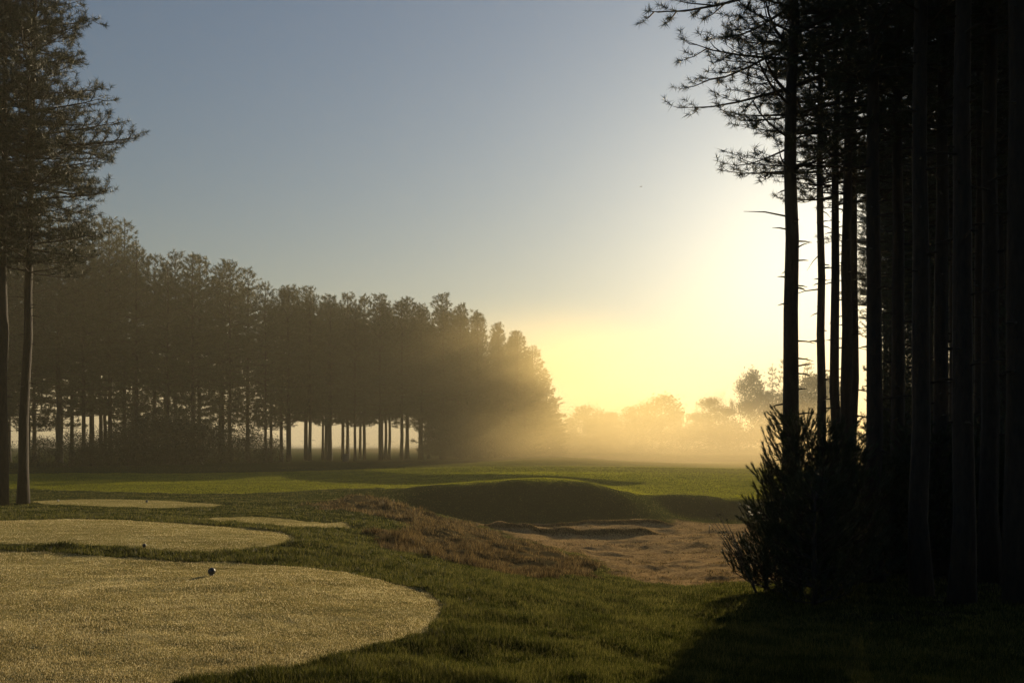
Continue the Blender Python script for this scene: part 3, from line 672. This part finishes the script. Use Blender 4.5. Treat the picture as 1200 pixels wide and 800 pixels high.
# ------------------------------------------------------------------ small things
M_mark = plain('dark_marker_paint', (.03, .035, .05), .45)
M_pale = plain('pale_marker_paint', (.45, .42, .36), .4)
M_post = plain('weathered_post', (.10, .075, .05), .8)
M_bin = plain('dark_bin_metal', (.05, .05, .045), .6)
M_bird = plain('bird_feathers', (.04, .035, .03), .7)
def lathe(prof, sides=20):
    m = MB(); P = np.array([(0, 0, z) for r, z in prof], float); th = np.linspace(0, 2 * math.pi, sides, endpoint=False)
    V = np.array([(r * math.cos(t), r * math.sin(t), z) for r, z in prof for t in th]); T = []
    for i in range(len(prof) - 1):
        for j in range(sides):
            k = (j + 1) % sides; a, b, c, d = i * sides + j, i * sides + k, (i + 1) * sides + k, (i + 1) * sides + j
            T += [(a, b, c), (a, c, d)]
    m.add(V, T); return m
def marker(u, v, r, label, mm):
    x, y, z = ground_at(u, v); o = empty('tee_marker', (x, y, z)); tag(o, label, 'tee marker', 'tee markers')
    pr = [(.001, r * .35)] + [(r * math.sin(a), r * 1.3 - r * math.cos(a)) for a in np.linspace(.5, math.pi - .02, 14)]
    link('ball', lathe(pr).data('ball', [mm]), o)
    link('spike', lathe([(.012, -.06), (.016, r * .2), (.02, r * .5)], 8).data('spike', [M_post]), o)
    link('collar', lathe([(r * .2, r * .25), (r * .62, r * .28), (r * .62, r * .42), (r * .2, r * .45)], 16).data('collar', [M_pale]), o)
marker(248, 675, .046, 'dark round tee marker on the large front tee, nearest of the markers', M_mark)
marker(169, 642, .03, 'small dark tee marker near the front edge of the second tee', M_mark)
marker(172, 589, .045, 'tiny dark tee marker in the middle of the farthest tee', M_mark)
marker(68, 588, .04, 'tiny tee marker on the farthest tee close to the pine trunks', M_pale)
# marker stake in the hollow
x, y, z = ground_at(831, 625)
o = empty('marker_stake', (x, y, z)); tag(o, 'short thin stake standing in the sandy hollow near the young pines', 'stake')
m = MB(); m.tube([(0, 0, -.1), (0.005, 0, .16), (.012, 0, .24)], [.02, .019, .017], 6); link('post', m.data('post', [M_post]), o)
m = MB(); m.tube([(.012, 0, .238), (.014, 0, .29)], [.021, .020], 6); link('cap', m.data('cap', [M_pale]), o)
# bin between the trunks
x, y = (405 - 600) / F * 88, 88.0
o = empty('litter_bin', (x, y, zt(x, y))); tag(o, 'small dark boxy bin standing among the trunks under the misty row', 'bin')
def boxm(x0, x1, y0, y1, z0, z1, mm, nm):
    V = [(a, b, c) for a in (x0, x1) for b in (y0, y1) for c in (z0, z1)]
    T = [(0, 1, 3), (0, 3, 2), (4, 6, 7), (4, 7, 5), (0, 4, 5), (0, 5, 1), (2, 3, 7), (2, 7, 6), (0, 2, 6), (0, 6, 4), (1, 5, 7), (1, 7, 3)]
    return mesh_data(nm, V, T, [mm], smooth=False)
link('body', boxm(-.28, .28, -.28, .28, .08, .85, M_bin, 'body'), o); link('lid', boxm(-.32, .32, -.32, .32, .853, .93, M_bin, 'lid'), o)
for sx in (-1, 1):
    for sy in (-1, 1): link('leg', boxm(sx * .22 - .03, sx * .22 + .03, sy * .22 - .03, sy * .22 + .03, -.05, .078, M_bin, 'leg'), o)
# bird
Yb = 190.0
m = MB(); m.tube([(-.13, 0, 0), (-.07, 0, .005), (0, 0, 0), (.06, 0, .01), (.10, 0, .02), (.135, 0, .015)], [.006, .02, .033, .026, .02, .003], 8)
ob = link('bird', m.data('bird', [M_bird]), loc=((751 - 600) / F * Yb, Yb, CAM_Z + (HOR - 219) / F * Yb)); ob.rotation_euler = (0.1, 0, .5); ob.scale = (2.2, 2.2, 2.2)
tag(ob, 'tiny dark bird flying alone in the open sky above the fairway', 'bird')
for s in (-1, 1):
    V = [(.05, s * .02, .015), (-.04, s * .02, .012), (.06, s * .13, .07), (-.03, s * .13, .066), (-.02, s * .25, .05)]
    V = V + [(a, b, c - .006) for a, b, c in V]
    T = [(0, 2, 1), (1, 2, 3), (2, 4, 3), (5, 6, 7), (6, 8, 7), (7, 8, 9)]
    link('wing', mesh_data('wing', V, T, [M_bird]), ob)
V = [(-.12, -.012, 0), (-.12, .012, 0), (-.2, -.035, 0), (-.2, .035, 0), (-.12, -.012, -.005), (-.12, .012, -.005), (-.2, -.035, -.005), (-.2, .035, -.005)]
link('tail', mesh_data('tail', V, [(0, 1, 2), (1, 3, 2), (4, 6, 5), (5, 6, 7)], [M_bird]), ob)

# ------------------------------------------------------------------ air
HAZE_D, HAZE_G = 0.00078, 0.38
def volume(name, dens, col, g):
    def b(nt, out):
        v = N(nt, 'ShaderNodeVolumePrincipled'); v.inputs['Color'].default_value = (*col, 1); v.inputs['Density'].default_value = dens; v.inputs['Anisotropy'].default_value = g
        nt.links.new(v.outputs[0], out.inputs['Volume'])
    m = mat(name, b); return m
HC = (1.0, .92, .68)
hz = link('haze', boxm(-960, 960, -960, 960, -4.0, 66, volume('haze_air', HAZE_D, HC, HAZE_G), 'haze')); tag(hz, 'thin golden morning haze filling the whole course', 'haze', kind='stuff')
def mist_build(dens, col, g):
    def b(nt, out):
        tc = N(nt, 'ShaderNodeTexCoord'); vl = N(nt, 'ShaderNodeVectorMath', operation='LENGTH'); nt.links.new(tc.outputs['Object'], vl.inputs[0])
        mr = N(nt, 'ShaderNodeMapRange', interpolation_type='SMOOTHSTEP'); nt.links.new(vl.outputs['Value'], mr.inputs['Value'])
        for k, q in (('From Min', .1), ('From Max', .98), ('To Min', 1), ('To Max', 0)): mr.inputs[k].default_value = q
        geo = N(nt, 'ShaderNodeNewGeometry'); mp = N(nt, 'ShaderNodeMapping'); mp.inputs['Scale'].default_value = (.03, .03, .10); nt.links.new(geo.outputs['Position'], mp.inputs[0])
        nz = noise(nt, 1.0, 2, .5, mp.outputs[0]); m2 = N(nt, 'ShaderNodeMapRange'); nt.links.new(nz.outputs['Fac'], m2.inputs['Value'])
        for k, q in (('From Min', .35), ('From Max', .65), ('To Min', .35), ('To Max', 1.5)): m2.inputs[k].default_value = q
        a = N(nt, 'ShaderNodeMath', operation='MULTIPLY'); nt.links.new(mr.outputs[0], a.inputs[0]); nt.links.new(m2.outputs[0], a.inputs[1])
        c = N(nt, 'ShaderNodeMath', operation='MULTIPLY'); nt.links.new(a.outputs[0], c.inputs[0]); c.inputs[1].default_value = dens
        v = N(nt, 'ShaderNodeVolumePrincipled'); v.inputs['Color'].default_value = (*col, 1); v.inputs['Anisotropy'].default_value = g
        nt.links.new(c.outputs[0], v.inputs['Density']); nt.links.new(v.outputs[0], out.inputs['Volume'])
    return mat('mist_air', b)
def mist(cx, cy, rx, ry, rz, z0, d, lab, rot=0, col=(.96, .78, .40), g=.55):
    m = MB(); n, k = 32, 14; V = []
    for i in range(k + 1):
        f = math.pi * i / k
        for j in range(n):
            a = 2 * math.pi * j / n; V.append((math.sin(f) * math.cos(a), math.sin(f) * math.sin(a), math.cos(f)))
    T = []
    for i in range(k):
        for j in range(n):
            q = (j + 1) % n; T += [(i * n + j, (i + 1) * n + j, (i + 1) * n + q), (i * n + j, (i + 1) * n + q, i * n + q)]
    me = mesh_data('mist_bank', V, T, [mist_build(d, col, g)]); o = link('mist_bank', me, loc=(cx, cy, z0)); o.rotation_euler.z = rot; o.scale = (rx, ry, rz)
    tag(o, lab, 'mist', kind='stuff')
mist(50, 195, 120, 100, 12, -1.5, .010, 'low bank of golden ground mist lying over the far fairway', .2, (.86, .68, .38), .45)
mist(28, 84, 46, 40, 7, 0, .024, 'thin ground mist spilling over the sunlit fairway below the far trees', .1, (.86, .68, .38), .45)
mist(-30, 340, 420, 150, 62, -2.5, .008, 'tall pale mist added far behind all the trees to brighten the low sky', 0, (1.0, .93, .78), .3)  # extra mist volume added behind the treeline so the low sky glows
mist(5, 96, 33, 20, 19, 2.0, .040, 'golden mist drifting round the far end of the row of pines', .4)

# ------------------------------------------------------------------ light, camera
w = bpy.data.worlds.new('World'); SC.world = w; w.use_nodes = True; nt = w.node_tree; nt.nodes.clear()
sk = nt.nodes.new('ShaderNodeTexSky'); sk.sky_type = 'NISHITA'; sk.sun_disc = False; sk.sun_elevation = SUN_EL; sk.sun_rotation = SUN_AZ
sk.dust_density = 1.7; sk.air_density = 1.8; sk.ozone_density = 7.2
bg = nt.nodes.new('ShaderNodeBackground'); bg.inputs['Strength'].default_value = .053; wo = nt.nodes.new('ShaderNodeOutputWorld')
nt.links.new(sk.outputs[0], bg.inputs[0]); nt.links.new(bg.outputs[0], wo.inputs[0])
sl = bpy.data.lights.new('sun', 'SUN'); sl.energy = 5.0; sl.angle = math.radians(.53); sl.color = (1.0, .80, .50)
so = bpy.data.objects.new('sun', sl); COL.objects.link(so)
sd = Vector((math.sin(SUN_AZ) * math.cos(SUN_EL), math.cos(SUN_AZ) * math.cos(SUN_EL), math.sin(SUN_EL)))
so.rotation_euler = sd.to_track_quat('Z', 'Y').to_euler(); so.location = sd * 50
cd = bpy.data.cameras.new('camera'); cd.sensor_width = 36; cd.lens = 28; cd.shift_y = (HOR - 400) / 1200; cd.clip_start = .1; cd.clip_end = 3000
co = bpy.data.objects.new('camera', cd); COL.objects.link(co); co.location = (0, 0, CAM_Z); co.rotation_euler = (math.pi / 2, 0, 0); SC.camera = co

vs = SC.view_settings; vs.view_transform = 'Standard'; vs.look = 'None'; vs.exposure = 0.45; vs.gamma = 1; vs.use_curve_mapping = False
cy = SC.cycles; cy.max_bounces = 4; cy.diffuse_bounces = 2; cy.glossy_bounces = 1; cy.transmission_bounces = 1; cy.volume_bounces = 1; cy.transparent_max_bounces = 4
cy.use_denoising = True; cy.sample_clamp_indirect = 4; cy.use_adaptive_sampling = True; cy.adaptive_threshold = .02
